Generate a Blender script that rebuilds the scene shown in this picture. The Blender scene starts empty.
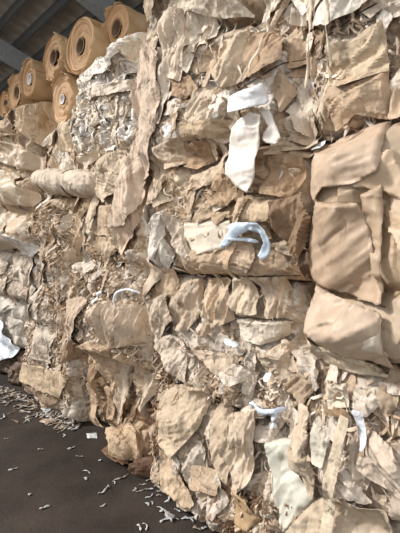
import bpy, math, random
import numpy as np
from mathutils import Vector

C = bpy.context.scene.collection
rnd = random.Random(7)

# ------------------------------------------------------------------ frame of the place
F = 400.0; CAMH = 1.6; PITCH = math.atan(18.5/400)          # camera looks slightly down
P0 = np.array([0.52, 1.90]); D = np.array([-0.705, 0.709]); N = np.array([-0.709, -0.705])
# s runs along the wall of bales (away to the left), h is height, w is distance out of the wall

def W(s, h, w):
    return (P0[0]+s*D[0]+w*N[0], P0[1]+s*D[1]+w*N[1], h)

def ray(px, py):
    cx = (px-200)/F; cy = (266.5-py)/F
    c, s_ = math.cos(PITCH), math.sin(PITCH)
    return np.array([cx, c+cy*s_, -s_+cy*c])

def hit(px, py, w=0.0):
    """pixel direction -> (s, h) on the wall plane standing w in front of the base plane"""
    r = ray(px, py)
    cw = -(P0@N); rw = r[0]*N[0]+r[1]*N[1]
    t = (w-cw)/rw
    p = r*t
    return float((p[:2]-P0)@D), float(CAMH+p[2])

def floor_at(px, py, z=0.0):
    r = ray(px, py); t = (z-CAMH)/r[2]
    return r[0]*t, r[1]*t

# ------------------------------------------------------------------ noise
def vnoise(x, y, seed):
    xi = np.floor(x).astype(np.int64); yi = np.floor(y).astype(np.int64)
    fx = x-xi; fy = y-yi
    fx = fx*fx*(3-2*fx); fy = fy*fy*(3-2*fy)
    def r(a, b):
        v = np.sin(a*127.1+b*311.7+seed*74.7)*43758.5453
        return v-np.floor(v)
    return (r(xi, yi)*(1-fx)+r(xi+1, yi)*fx)*(1-fy)+(r(xi, yi+1)*(1-fx)+r(xi+1, yi+1)*fx)*fy-0.5

def facet(x, y, seed):
    """piecewise flat noise: random heights on a triangle lattice, like creased paper"""
    a = x+0.37*y; b = y*1.13+0.11*x
    xi = np.floor(a).astype(np.int64); yi = np.floor(b).astype(np.int64)
    fx = a-xi; fy = b-yi
    def r(p, q):
        v = np.sin(p*157.3+q*271.9+seed*91.3)*24634.6345
        return v-np.floor(v)
    low = fx+fy < 1
    v10 = r(xi+1, yi); v01 = r(xi, yi+1)
    v00 = r(xi, yi); v11 = r(xi+1, yi+1)
    return np.where(low, v00+(v10-v00)*fx+(v01-v00)*fy, v11+(v01-v11)*(1-fx)+(v10-v11)*(1-fy))-0.5

def crumple(x, y, seed, ang=0.0, aniso=2.2, amp=1.0, fine=True):
    ca, sa = math.cos(ang), math.sin(ang)
    u = x*ca+y*sa; v = (-x*sa+y*ca)/aniso
    u = u+0.05*vnoise(x*6, y*6, seed+3)+0.02*vnoise(x*17, y*17, seed+5)
    v = v+0.05*vnoise(x*6, y*6, seed+9)
    o = facet(u*8, v*8, seed)*0.050+facet(u*19+4, v*17-u*5, seed+1)*0.026
    if fine: o = o+facet(u*42-v*9, v*44+u*13, seed+2)*0.012
    n1 = vnoise(u*5+7, v*4+3, seed+12); n2 = vnoise(u*11+1, v*8+9, seed+13)
    o = o-.012*np.exp(-np.abs(n1)*22)+.008*np.exp(-np.abs(n2)*16)
    return o*amp

def inpoly(x, y, poly):
    c = np.zeros(x.shape, bool); n = len(poly); j = n-1
    for i in range(n):
        xi, yi = poly[i]; xj, yj = poly[j]
        if yi != yj:
            c ^= ((yi > y) != (yj > y)) & (x < (xj-xi)*(y-yi)/(yj-yi)+xi)
        j = i
    return c

def lin(c):
    c = np.array(c, float)/255
    c = c*.87+c.mean()*.13
    if c[0]-c[2] > .03: c = c*np.array((1.005, .996, .992))
    c = np.clip(c, 0, 1)
    return np.where(c <= .04045, c/12.92, ((c+.055)/1.055)**2.4)

# ------------------------------------------------------------------ materials
def nodes(name):
    m = bpy.data.materials.new(name); m.use_nodes = True
    nt = m.node_tree; return m, nt, nt.nodes['Principled BSDF']

def paper_mat(name, rough=0.72, bump=0.75, scale=1.0, spec=0.3, blotch=0.25):
    m, nt, b = nodes(name); n = nt.nodes; l = nt.links
    at = n.new('ShaderNodeAttribute'); at.attribute_name = 'Col'
    tc = n.new('ShaderNodeTexCoord')
    ns = n.new('ShaderNodeTexNoise'); ns.inputs['Scale'].default_value = 9; ns.inputs['Detail'].default_value = 6
    ns.inputs['Roughness'].default_value = .65
    l.new(tc.outputs['Object'], ns.inputs['Vector'])
    rp = n.new('ShaderNodeMapRange'); rp.inputs[1].default_value = .3; rp.inputs[2].default_value = .7
    rp.inputs[3].default_value = 1-blotch; rp.inputs[4].default_value = 1+blotch*.6
    l.new(ns.outputs['Fac'], rp.inputs[0])
    mx = n.new('ShaderNodeVectorMath'); mx.operation = 'SCALE'
    l.new(at.outputs['Color'], mx.inputs[0]); l.new(rp.outputs[0], mx.inputs['Scale'])
    l.new(mx.outputs[0], b.inputs['Base Color'])
    b.inputs['Roughness'].default_value = rough
    b.inputs['Specular IOR Level'].default_value = spec
    # crease bump
    wp = n.new('ShaderNodeTexNoise'); wp.inputs['Scale'].default_value = 7*scale; wp.inputs['Detail'].default_value = 3
    l.new(tc.outputs['Object'], wp.inputs['Vector'])
    ad = n.new('ShaderNodeVectorMath'); ad.operation = 'MULTIPLY_ADD'
    ad.inputs[1].default_value = (.16, .16, .16)
    st = n.new('ShaderNodeMapping'); st.inputs['Rotation'].default_value = (.35, .3, .2); st.inputs['Scale'].default_value = (1.15, 1.15, .42)
    l.new(tc.outputs['Object'], st.inputs['Vector'])
    l.new(wp.outputs['Color'], ad.inputs[0]); l.new(st.outputs[0], ad.inputs[2])
    hs = []
    for sc_, wt in ((9*scale, .6), (22*scale, .7)):
        v = n.new('ShaderNodeTexVoronoi'); v.inputs['Scale'].default_value = sc_
        l.new(ad.outputs[0], v.inputs['Vector'])
        pd = n.new('ShaderNodeVectorMath'); pd.operation = 'SUBTRACT'
        l.new(ad.outputs[0], pd.inputs[0]); l.new(v.outputs['Position'], pd.inputs[1])
        cd = n.new('ShaderNodeVectorMath'); cd.operation = 'SUBTRACT'; cd.inputs[1].default_value = (.5, .5, .5)
        l.new(v.outputs['Color'], cd.inputs[0])
        dt = n.new('ShaderNodeVectorMath'); dt.operation = 'DOT_PRODUCT'
        l.new(pd.outputs[0], dt.inputs[0]); l.new(cd.outputs[0], dt.inputs[1])
        ml = n.new('ShaderNodeMath'); ml.operation = 'MULTIPLY'; ml.inputs[1].default_value = wt
        l.new(dt.outputs['Value'], ml.inputs[0]); hs.append(ml)
    sm = n.new('ShaderNodeMath'); sm.operation = 'ADD'
    l.new(hs[0].outputs[0], sm.inputs[0]); l.new(hs[1].outputs[0], sm.inputs[1])
    for rot, sc_, amp_ in (((.5, .2, .3), 13*scale, .0042), ((-.9, -.4, .9), 20*scale, .0026)):
        mp = n.new('ShaderNodeMapping'); mp.inputs['Rotation'].default_value = rot; mp.inputs['Scale'].default_value = (1, 1, .3)
        l.new(tc.outputs['Object'], mp.inputs['Vector'])
        rg = n.new('ShaderNodeTexNoise'); rg.noise_type = 'RIDGED_MULTIFRACTAL'; rg.normalize = False
        rg.inputs['Scale'].default_value = sc_; rg.inputs['Detail'].default_value = 2.5; rg.inputs['Roughness'].default_value = .5
        l.new(mp.outputs[0], rg.inputs['Vector'])
        ma = n.new('ShaderNodeMath'); ma.operation = 'MULTIPLY_ADD'; ma.inputs[1].default_value = amp_
        l.new(rg.outputs['Fac'], ma.inputs[0]); l.new(sm.outputs[0], ma.inputs[2]); sm = ma
    bp = n.new('ShaderNodeBump'); bp.inputs['Strength'].default_value = bump; bp.inputs['Distance'].default_value = 1.3
    l.new(sm.outputs[0], bp.inputs['Height']); l.new(bp.outputs[0], b.inputs['Normal'])
    return m

PAPER = paper_mat('kraft_paper')
SMOOTH = paper_mat('smooth_kraft_paper', rough=.5, bump=.45, scale=.6, spec=.4, blotch=.15)
SHRED = paper_mat('shredded_paper', rough=.8, bump=.3, scale=2)
def plain(name, col, rough=.6, metal=0, bump=0, scale=30, vary=.2):
    m, nt, b = nodes(name); n = nt.nodes; l = nt.links
    tc = n.new('ShaderNodeTexCoord'); ns = n.new('ShaderNodeTexNoise')
    ns.inputs['Scale'].default_value = scale; ns.inputs['Detail'].default_value = 8
    l.new(tc.outputs['Object'], ns.inputs['Vector'])
    r = n.new('ShaderNodeValToRGB'); c = lin(col)
    r.color_ramp.elements[0].position = .3; r.color_ramp.elements[1].position = .7
    r.color_ramp.elements[0].color = (*(c*(1-vary)), 1); r.color_ramp.elements[1].color = (*(c*(1+vary)), 1)
    l.new(ns.outputs['Fac'], r.inputs[0]); l.new(r.outputs[0], b.inputs['Base Color'])
    b.inputs['Roughness'].default_value = rough; b.inputs['Metallic'].default_value = metal
    if bump:
        bp = n.new('ShaderNodeBump'); bp.inputs['Strength'].default_value = bump; bp.inputs['Distance'].default_value = .02
        l.new(ns.outputs['Fac'], bp.inputs['Height']); l.new(bp.outputs[0], b.inputs['Normal'])
    return m
WIRE = plain('rusty_wire', (62, 50, 42), .6, .5)
STEEL = plain('galvanised_purlin', (96, 96, 92), .55, .2)
BEAM = plain('painted_rafter', (168, 172, 172), .6, .1)

# ------------------------------------------------------------------ object helpers
def link(name, verts, faces, mat, parent=None, cols=None, smooth=True):
    me = bpy.data.meshes.new(name)
    verts = np.asarray(verts, np.float32)
    if isinstance(faces, np.ndarray):
        nf, k = faces.shape
        me.vertices.add(len(verts)); me.vertices.foreach_set('co', verts.ravel())
        me.loops.add(nf*k); me.loops.foreach_set('vertex_index', faces.astype(np.int32).ravel())
        me.polygons.add(nf); me.polygons.foreach_set('loop_start', np.arange(0, nf*k, k, dtype=np.int32))
        me.polygons.foreach_set('loop_total', np.full(nf, k, np.int32))
        me.update(calc_edges=True)
    else:
        me.from_pydata([tuple(map(float, v)) for v in verts], [], faces)
    if cols is not None:
        a = me.color_attributes.new('Col', 'FLOAT_COLOR', 'POINT')
        c4 = np.ones((len(verts), 4), np.float32); c4[:, :3] = cols
        a.data.foreach_set('color', c4.ravel())
    me.polygons.foreach_set('use_smooth', np.full(len(me.polygons), smooth))
    me.materials.append(mat)
    me.validate()
    o = bpy.data.objects.new(name, me); C.objects.link(o)
    if parent is not None: o.parent = parent
    return o

def tag(o, label, cat, group=None):
    o['label'] = label; o['category'] = cat
    if group: o['group'] = group
    return o

def to_world(s, h, w):
    v = np.empty((s.size, 3)); s = s.ravel(); h = h.ravel(); w = w.ravel()
    v[:, 0] = P0[0]+s*D[0]+w*N[0]; v[:, 1] = P0[1]+s*D[1]+w*N[1]; v[:, 2] = h
    return v

# relief of the finished wall, on a 1 cm grid
GS0, GH0, GR = -1.3, -0.1, 0.01
G = np.full((620, 400), -0.35)
def gput(s, h, w):
    i = ((s-GS0)/GR).astype(int).ravel(); j = ((h-GH0)/GR).astype(int).ravel(); w = w.ravel()
    ok = (i >= 0) & (i < G.shape[0]) & (j >= 0) & (j < G.shape[1])
    np.maximum.at(G, (i[ok], j[ok]), w[ok])
GB = G
def blur_all():
    global GB
    g = G.copy()
    for k in (5, 3):
        p = np.pad(g, k, 'edge'); acc = np.zeros_like(g)
        for a in range(2*k+1): acc += p[a:a+g.shape[0], k:-k]
        acc /= 2*k+1; p = np.pad(acc, k, 'edge'); acc2 = np.zeros_like(g)
        for a in range(2*k+1): acc2 += p[k:-k, a:a+g.shape[1]]
        g = acc2/(2*k+1)
    GB = g
def gget(s, h, arr=None):
    arr = GB if arr is None else arr
    x = np.clip((np.asarray(s)-GS0)/GR-.5, 0, G.shape[0]-2); y = np.clip((np.asarray(h)-GH0)/GR-.5, 0, G.shape[1]-2)
    i = x.astype(int); j = y.astype(int); fx = x-i; fy = y-j
    return (arr[i, j]*(1-fx)+arr[i+1, j]*fx)*(1-fy)+(arr[i, j+1]*(1-fx)+arr[i+1, j+1]*fx)*fy

# ------------------------------------------------------------------ a pressed bale
def bale(s0, s1, h0, h1, w, palette, seed, label, nsheets=60, size=(.12, .34), bulge=.045, pinch=(.33, .67),
         angs=(1.2, 1.9), rough_amp=1.25, R=.075, mat=None, depth=1.0, res=None, tiltmax=.35, group='bales of waste paper in the stack'):
    r = random.Random(seed)
    Y = P0[1]+(s0+s1)/2*D[1]
    res = res or (.0055 if Y < 3 else .0075 if Y < 4 else .010)
    g = .006
    s0 += g; s1 -= g; h0 += .004; h1 -= .004
    ns = int((s1-s0)/res); nh = int((h1-h0)/res)
    s, h = np.meshgrid(np.linspace(s0, s1, ns), np.linspace(h0, h1, nh), indexing='ij')
    u = (s-s0)/(s1-s0); v = (h-h0)/(h1-h0)
    base = bulge*(1-np.abs(2*u-1)**3)*.6
    nb = len(pinch)+1; edges = [0]+list(pinch)+[1]
    puff = np.zeros_like(s)
    vv = v+.05*np.sin(u*4+seed*1.7)+.10*vnoise(s*3, h*3, seed)
    for a, b in zip(edges[:-1], edges[1:]):
        t = np.clip((vv-a)/(b-a), 0, 1); m = (vv >= a) & (vv < b)
        puff = np.where(m, np.sqrt(np.clip(1-(2*t-1)**2, 0, 1)), puff)
    pw = np.clip(.55+1.6*vnoise(s*2.3+seed, h*2.3, seed+17), .1, 1)
    base = base+bulge*(1-(1-puff)*pw)+.10*vnoise(s*3.1, h*3.1, seed+21)+.05*vnoise(s*7.3, h*7.3, seed+22)
    cur = base+crumple(s, h, seed, r.uniform(*angs), 2.5, rough_amp)
    pal = [lin(c) for c in palette]
    col = np.empty(s.shape+(3,)); col[:] = pal[0]*.8
    wob = .014*vnoise(s*22, h*22, seed)+.010*vnoise(s*60, h*60, seed+1)
    wob2 = .014*vnoise(s*22, h*22, seed+4)+.010*vnoise(s*60, h*60, seed+6)
    for k in range(nsheets):
        cs = r.uniform(s0, s1); ch = r.uniform(h0, h1); a = r.uniform(*size); b = a*r.uniform(.35, .9)
        rot = r.uniform(-.5, .5)+(math.pi/2 if r.random() < .5 else 0)
        n = r.choice((3, 4, 4, 5)); ph = r.random()*6
        poly = []
        for q in range(n):
            t = ph+q/n*2*math.pi+r.uniform(-.3, .3); x = a*math.cos(t)*r.uniform(.7, 1.1); y = b*math.sin(t)*r.uniform(.7, 1.1)
            poly.append((cs+x*math.cos(rot)-y*math.sin(rot), ch+x*math.sin(rot)+y*math.cos(rot)))
        i0 = max(0, int((cs-a*1.2-s0)/res)); i1 = min(ns, int((cs+a*1.2-s0)/res)+1)
        j0 = max(0, int((ch-a*1.2-h0)/res)); j1 = min(nh, int((ch+a*1.2-h0)/res)+1)
        if i1-i0 < 3 or j1-j0 < 3: continue
        S = s[i0:i1, j0:j1]; H = h[i0:i1, j0:j1]
        m = inpoly(S+wob[i0:i1, j0:j1], H+wob2[i0:i1, j0:j1], poly)
        tx, ty = r.uniform(-tiltmax, tiltmax), r.uniform(-tiltmax, .1)
        ang = r.uniform(*angs) if r.random() < .7 else r.uniform(0, 3.14)
        val = base[i0:i1, j0:j1]+r.uniform(-.01, .045)+tx*(S-cs)+ty*(H-ch)+crumple(S, H, seed*31+k, ang, r.uniform(2, 7), rough_amp*r.uniform(.5, 1.4))
        val = .7*val+.3*cur[i0:i1, j0:j1]
        m &= val > cur[i0:i1, j0:j1]-.004
        cur[i0:i1, j0:j1] = np.where(m, val, cur[i0:i1, j0:j1])
        c = pal[r.randrange(len(pal))]*r.uniform(.85, 1.12)
        col[i0:i1, j0:j1][m] = c
    # rounded border, uneven
    e = np.minimum(np.minimum(s-s0, s1-s), np.minimum(h-h0, h1-h))
    RR = R*(1+.6*vnoise(s*5, h*5, seed+8))
    t = np.clip(1-e/RR, 0, 1); fall = RR*1.3*(1-np.sqrt(np.clip(1-t*t, 0, 1)))
    wv = w+cur-fall
    wv = np.maximum(wv, w-.28)
    gput(s, h, wv)
    # centre of the bale is the origin of the object
    verts = to_world(s, h, wv); nv = len(verts)
    ring = [i*nh for i in range(ns)]+[(ns-1)*nh+j for j in range(1, nh)]+[i*nh+nh-1 for i in range(ns-2, -1, -1)]+[j for j in range(nh-2, 0, -1)]
    ring = np.array(ring); bs = s.ravel()[ring]; bh = h.ravel()[ring]
    back = to_world(bs, bh, np.full(len(ring), w-depth))
    mid = to_world(bs, bh, np.full(len(ring), w-depth*.45))
    ctr = np.array([W((s0+s1)/2, (h0+h1)/2, w-depth)])
    allv = np.vstack([verts, mid, back, ctr])
    idx = np.arange(ns*nh).reshape(ns, nh)
    q = np.stack([idx[:-1, :-1], idx[:-1, 1:], idx[1:, 1:], idx[1:, :-1]], -1).reshape(-1, 4)
    L = len(ring); k = np.arange(L); k2 = (k+1) % L
    q2 = np.stack([ring[k], ring[k2], nv+k2, nv+k], -1); q3 = np.stack([nv+k, nv+k2, nv+L+k2, nv+L+k], -1)
    cc = np.full((L, 1), nv+2*L)
    faces = np.vstack([q, q2, q3])
    c3 = col.reshape(-1, 3); c3 = np.vstack([c3, np.tile(pal[0], (2*L+1, 1))])
    org = np.array(W((s0+s1)/2, h0, w-depth/2)); allv = allv-org
    # back cap as one big quad
    corners = [0, ns-1, ns+nh-2, 2*ns+nh-3]
    cap = np.array([[nv+L+c for c in corners]])
    o = link('paper_bale', allv, np.vstack([faces, cap]), mat or PAPER, None, c3)
    o.location = org
    tag(o, label, 'bale', group)
    o_info[o.name] = (s0, s1, h0, h1, w, palette, seed)
    return o
o_info = {}

def child_of(o, parent):
    """parent without moving"""
    if parent is not None:
        o.parent = parent; o.location = (o.location[0]-parent.location[0], o.location[1]-parent.location[1], o.location[2]-parent.location[2])

# ------------------------------------------------------------------ a loose sheet lying over the relief
def sheet(name, poly, color, parent=None, lift=.012, ang=1.57, aniso=3, amp=.8, tilt=(0, 0), hinge=None, curl=.02,
          res=.007, seed=None, mat=None, drape=1.0, wob=.003, wbase=None, dome=0, tuck=.75, pixels=True, thick=.0012, folds=0, wref=.05, two=None):
    seed = seed if seed is not None else rnd.randrange(9999)
    if pixels: poly = [hit(x, y, wref) for x, y in poly]
    P = np.array(poly); mn = P.min(0)-.02; mx = P.max(0)+.02; c = P.mean(0)
    ns = max(6, int((mx[0]-mn[0])/res)); nh = max(6, int((mx[1]-mn[1])/res))
    s, h = np.meshgrid(np.linspace(mn[0], mx[0], ns), np.linspace(mn[1], mx[1], nh), indexing='ij')
    S = s+wob*(vnoise(s*30, h*30, seed)*2+vnoise(s*90, h*90, seed+1)); H = h+wob*(vnoise(s*30, h*30, seed+2)*2+vnoise(s*90, h*90, seed+3))
    # distance to the outline
    m = inpoly(s, h, P)
    cm = (m[:-1, :-1].astype(int)+m[1:, 1:]+m[1:, :-1]+m[:-1, 1:]) >= 3
    if not cm.any(): return None
    cnt = np.zeros(s.shape, int); cnt[:-1, :-1] += cm; cnt[1:, 1:] += cm; cnt[1:, :-1] += cm; cnt[:-1, 1:] += cm
    dist = np.full(s.shape, 9.); ns_, nh_ = s.copy(), h.copy()
    for a, b in zip(P, np.roll(P, -1, 0)):
        ab = b-a; L2 = (ab@ab)+1e-9
        t = np.clip(((s-a[0])*ab[0]+(h-a[1])*ab[1])/L2, 0, 1)
        qx = a[0]+t*ab[0]; qy = a[1]+t*ab[1]; dd = np.hypot(s-qx, h-qy); cl = dd < dist
        dist = np.where(cl, dd, dist); ns_ = np.where(cl, qx, ns_); nh_ = np.where(cl, qy, nh_)
    edge = (cnt > 0) & (cnt < 4)
    s = np.where(edge, ns_+(S-s), s); h = np.where(edge, nh_+(H-h), h)
    under = gget(s, h)*drape+(1-drape)*(wbase if wbase is not None else float(gget(c[0], c[1])))
    hg = hinge if hinge is not None else P[:, 1].max()
    below = np.clip(hg-h, 0, 9)
    # tucked edges sink back into the pile, free ones stand off
    dirn = np.arctan2(h-c[1], s-c[0])
    free = np.clip(.5+2.2*vnoise(np.cos(dirn)*1.5+3, np.sin(dirn)*1.5+3, seed+11)+.9*np.clip(-np.sin(dirn), 0, 1)-.4*np.clip(np.sin(dirn), 0, 1), 0, 1)
    tk = 1-tuck*(1-free)*np.clip(1-dist/.016, 0, 1)
    w = under+lift*tk+crumple(s, h, seed, ang, aniso, amp)*(.5+.5*tk)+.035*facet(s*9+h*2, h*6-s*2, seed+40)*min(1, amp)
    if folds:
        cu = s*math.cos(ang)+h*math.sin(ang)+.07*vnoise(s*4, h*4, seed)+.03*vnoise(s*11, h*11, seed+2)
        fr = (cu*folds) % 1; f = np.where(fr < .78, fr/.78, (1-fr)/.22)
        w = w+(f-.5)*.5/folds*.75*np.clip(.6+2*vnoise(s*4, h*4, seed+31), .1, 1.3)
    w = w+tilt[0]*(s-c[0])+tilt[1]*below+curl*np.exp(-(dist/.02)**2)*(vnoise(s*8, h*8, seed+7)+.3)
    if dome:
        ex = (P.max(0)-P.min(0))/2; ce = (P.max(0)+P.min(0))/2
        w = w+dome*np.sqrt(np.clip(1-((s-ce[0])/ex[0])**2-((h-ce[1])/ex[1])**2, 0, 1))
    w = np.maximum(w, gget(s, h, G)*1.0-.002) if drape > .5 else w
    idx = -np.ones(s.shape, int); use = np.zeros(s.shape, bool)
    use[:-1, :-1] |= cm; use[1:, 1:] |= cm; use[1:, :-1] |= cm; use[:-1, 1:] |= cm
    idx[use] = np.arange(use.sum())
    v = to_world(s[use], h[use], w[use])
    q = np.stack([idx[:-1, :-1], idx[:-1, 1:], idx[1:, 1:], idx[1:, :-1]], -1)[cm]
    cols = np.tile(lin(color), (len(v), 1))
    org = np.array(W(c[0], c[1], float(gget(c[0], c[1]))))
    o = link(name, v-org, q, mat or PAPER, None, cols, mat is SMOOTH)
    o.location = org
    md = o.modifiers.new('thickness', 'SOLIDIFY'); md.thickness = thick; md.offset = 0
    child_of(o, parent)
    return o

# ------------------------------------------------------------------ ribbons and wires
def ribbon_geo(pts, width, normal, seed=0, curl=0.3):
    """pts: n x 3, flat strip with twist; returns verts, faces(quads)"""
    pts = np.asarray(pts, float); n = len(pts)
    t = np.gradient(pts, axis=0); t /= np.linalg.norm(t, axis=1)[:, None]+1e-9
    nn = np.asarray(normal, float); nn = nn/np.linalg.norm(nn)
    b = np.cross(t, nn); b /= np.linalg.norm(b, axis=1)[:, None]+1e-9
    n2 = np.cross(b, t)
    k = np.linspace(0, 1, n); a = curl*np.sin(k*6.28*1.3+seed)+curl*.5*np.sin(k*17+seed*2)
    side = b*np.cos(a)[:, None]+n2*np.sin(a)[:, None]
    wd = width*np.clip(np.minimum(k, 1-k)*8+.45, 0, 1)[:, None]*.5
    mid = pts+n2*(width*.12)
    v = np.concatenate([pts-side*wd, mid, pts+side*wd])
    i = np.arange(n-1)
    f = np.concatenate([np.stack([i, i+1, n+i+1, n+i], -1), np.stack([n+i, n+i+1, 2*n+i+1, 2*n+i], -1)])
    return v, f

def spline(pts, n):
    pts = np.asarray(pts, float); m = len(pts); out = []
    pp = np.vstack([2*pts[0]-pts[1], pts, 2*pts[-1]-pts[-2]])
    for x in np.linspace(0, m-1-1e-6, n):
        i = int(x); t = x-i; p0, p1, p2, p3 = pp[i:i+4]
        out.append(.5*((2*p1)+(-p0+p2)*t+(2*p0-5*p1+4*p2-p3)*t*t+(-p0+3*p1-3*p2+p3)*t**3))
    return np.array(out)

def strip(name, px, width, color, parent=None, lift=.02, mat=None, curl=.5, seed=None, wref=.05, n=None, wob=.01):
    seed = seed if seed is not None else rnd.randrange(999)
    P = np.array([hit(x, y, wref) for x, y in px])
    n = n or max(8, len(px)*7)
    Q = spline(P, n)
    k = np.linspace(0, 1, n)
    w = np.maximum(gget(Q[:, 0], Q[:, 1]), gget(Q[:, 0], Q[:, 1], G)-.01)+lift+wob*np.sin(k*13+seed)
    v3 = to_world(Q[:, 0], Q[:, 1], w)
    v, f = ribbon_geo(v3, width, (N[0], N[1], .1), seed, curl)
    org = v3.mean(0)
    o = link(name, v-org, f, mat or SHRED, None, np.tile(lin(color), (len(v), 1)))
    o.location = org
    md = o.modifiers.new('thickness', 'SOLIDIFY'); md.thickness = .0015; md.offset = 0
    child_of(o, parent)
    return o

def tube_geo(pts, r, k=6):
    pts = np.asarray(pts, float); n = len(pts)
    t = np.gradient(pts, axis=0); t /= np.linalg.norm(t, axis=1)[:, None]+1e-9
    up = np.array([0, 0, 1.]) if abs(t[0, 2]) < .8 else np.array([1., 0, 0])
    a = np.cross(t, up); a /= np.linalg.norm(a, axis=1)[:, None]+1e-9; b = np.cross(t, a)
    v = np.concatenate([pts+a*math.cos(q*6.2832/k)*r+b*math.sin(q*6.2832/k)*r for q in range(k)])
    i = np.arange(n-1)
    f = np.concatenate([np.stack([q*n+i, q*n+i+1, ((q+1) % k)*n+i+1, ((q+1) % k)*n+i], -1) for q in range(k)])
    return v, f

def wire(px, parent, r=.0025, wref=.05, lift=.004, pixels=True):
    P = np.array([hit(x, y, wref) for x, y in px]) if pixels else np.array(px)
    L = np.hypot(*np.diff(P, axis=0).T).sum(); n = max(8, int(L/.02))
    Q = spline(P, n)
    w = gget(Q[:, 0], Q[:, 1], G)
    # a taut wire rides on the high points
    for _ in range(2):
        w = np.array([max(w[max(0, i-1):i+2]) for i in range(n)])
    for _ in range(4):
        w[1:-1] = (w[:-2]+w[1:-1]*2+w[2:])/4
    v3 = to_world(Q[:, 0], Q[:, 1], w+lift)
    v, f = tube_geo(v3, r); org = v3.mean(0)
    o = link('baling_wire', v-org, f, WIRE)
    o.location = org; child_of(o, parent)
    return o

def shreds(parent, region, n, length, width, colors, seed, dirn=-1.45, spread=.5, lift=.02, wref=.05, name='shredded_paper', poly=True):
    """hanging tangle of thin strips, too many to count"""
    r = random.Random(seed); P = [hit(x, y, wref) for x, y in region]
    A = np.array(P); mn = A.min(0); mx = A.max(0)
    V = []; Fc = []; K = []; off = 0; tries = 0; made = 0
    while made < n and tries < n*20:
        tries += 1
        s = r.uniform(mn[0], mx[0]); h = r.uniform(mn[1], mx[1])
        if not inpoly(np.array([s]), np.array([h]), P)[0]: continue
        made += 1
        L = r.uniform(*length); a = dirn+r.gauss(0, spread); m = 9; step = L/(m-1)
        pts = []; x, y = s, h; rise = r.uniform(.2, 1.6)*lift; bend = r.gauss(0, .25)
        for q in range(m):
            pts.append((x, y, gget(x, y)+rise*(.6+math.sin(q*1.1+made)*.5)+.004))
            x += math.cos(a)*step; y += math.sin(a)*step; a += bend+r.gauss(0, .28)
            if y < .01: y = .01
        pts = np.array(pts); v3 = to_world(pts[:, 0], pts[:, 1], pts[:, 2])
        v, f = ribbon_geo(v3, r.uniform(*width), (N[0]+r.gauss(0, .3), N[1]+r.gauss(0, .3), r.gauss(0, .3)), r.random()*6, .8)
        V.append(v); Fc.append(f+off); off += len(v)
        K.append(np.tile(lin(colors[r.randrange(len(colors))])*r.uniform(.85, 1.1), (len(v), 1)))
    V = np.vstack(V); org = V.mean(0)
    o = link(name, V-org, np.vstack(Fc), SHRED, None, np.vstack(K))
    o.location = org; child_of(o, parent)
    o['kind'] = 'stuff'
    return o

# ================================================================== palettes (paper colours)
CREAM = [(228, 214, 194), (220, 204, 182), (234, 224, 210), (208, 186, 158), (196, 170, 140)]
WHITE = [(240, 232, 218), (234, 224, 206), (226, 210, 186), (244, 240, 232), (216, 196, 166)]
KRAFT = [(202, 176, 144), (212, 190, 160), (192, 164, 130), (220, 202, 178), (184, 154, 120)]
TAN = [(200, 174, 142), (192, 164, 130), (208, 184, 154)]
GREYK = [(206, 188, 166), (196, 174, 148), (214, 200, 180), (184, 160, 132), (208, 194, 176)]
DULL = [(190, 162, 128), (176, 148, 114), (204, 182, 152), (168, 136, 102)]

# ================================================================== the stack of bales
B = {}
# right column
B['c1'] = bale(-1.15, .0, 0, .56, .06, GREYK, 11, 'grey-cream paper bale at the bottom right corner, under the folded layers', 90, (.08, .25))
B['c2'] = bale(-1.15, .02, .56, 1.13, .05, GREYK, 12, 'creased cream paper bale in the right column, second from the floor', 90, (.10, .28))
B['c3'] = bale(-1.15, -.03, 1.13, 2.08, .09, TAN, 13, 'large smooth tan bale bulging at the right edge in the middle of the stack', 22, (.25, .5), .09, (.33, .66), rough_amp=.45, R=.16, mat=SMOOTH, tiltmax=.12)
B['c4'] = bale(-1.15, -.05, 2.08, 2.72, .05, GREYK, 14, 'wrinkled cream and tan bale at the top right, above the smooth tan bale', 80, (.12, .35))
B['c5'] = bale(-1.15, -.05, 2.72, 3.35, .03, CREAM, 15, 'pale bale in the top right corner of the stack, cut by the frame', 40, (.12, .35))
# middle column
B['b1'] = bale(0.0, 1.17, 0, .72, .0, GREYK, 21, 'tall crumpled kraft bale resting on the floor in the middle, beside the dark gap', 110, (.08, .28))
B['b2'] = bale(.02, 1.17, .72, 1.44, -.02, GREYK, 22, 'pale kraft bale with a taut wire in the centre of the stack', 90, (.10, .30))
B['b3'] = bale(-.03, 1.15, 1.44, 2.12, .0, KRAFT, 23, 'tan and cream bale with a blue-white plastic strip, above the centre of the stack', 70, (.12, .34))
B['b4'] = bale(-.05, 1.17, 2.12, 2.74, .03, CREAM, 24, 'cream bale of layered sheets under the top bale of the middle column', 80, (.12, .34))
B['b5'] = bale(-.05, 1.17, 2.74, 3.4, .03, CREAM, 25, 'topmost cream bale of the middle column, reaching past the picture top', 50, (.12, .34))
# next column
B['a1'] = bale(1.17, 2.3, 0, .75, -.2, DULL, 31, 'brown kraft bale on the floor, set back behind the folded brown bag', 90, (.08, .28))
B['a2'] = bale(1.19, 2.3, .75, 1.48, -.03, GREYK, 32, 'bale with a rounded bulging end and white strips, left of the centre', 90, (.08, .25))
B['a3'] = bale(1.17, 2.14, 1.48, 2.3, -.02, KRAFT, 33, 'kraft bale with flat folded tan panels, below the white shredded bale', 70, (.10, .3))
B['a4'] = bale(1.19, 2.12, 2.3, 3.03, .0, WHITE, 34, 'bright cream-white bale of shredded sheets under the highest paper roll', 120, (.07, .22), R=.04)
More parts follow.
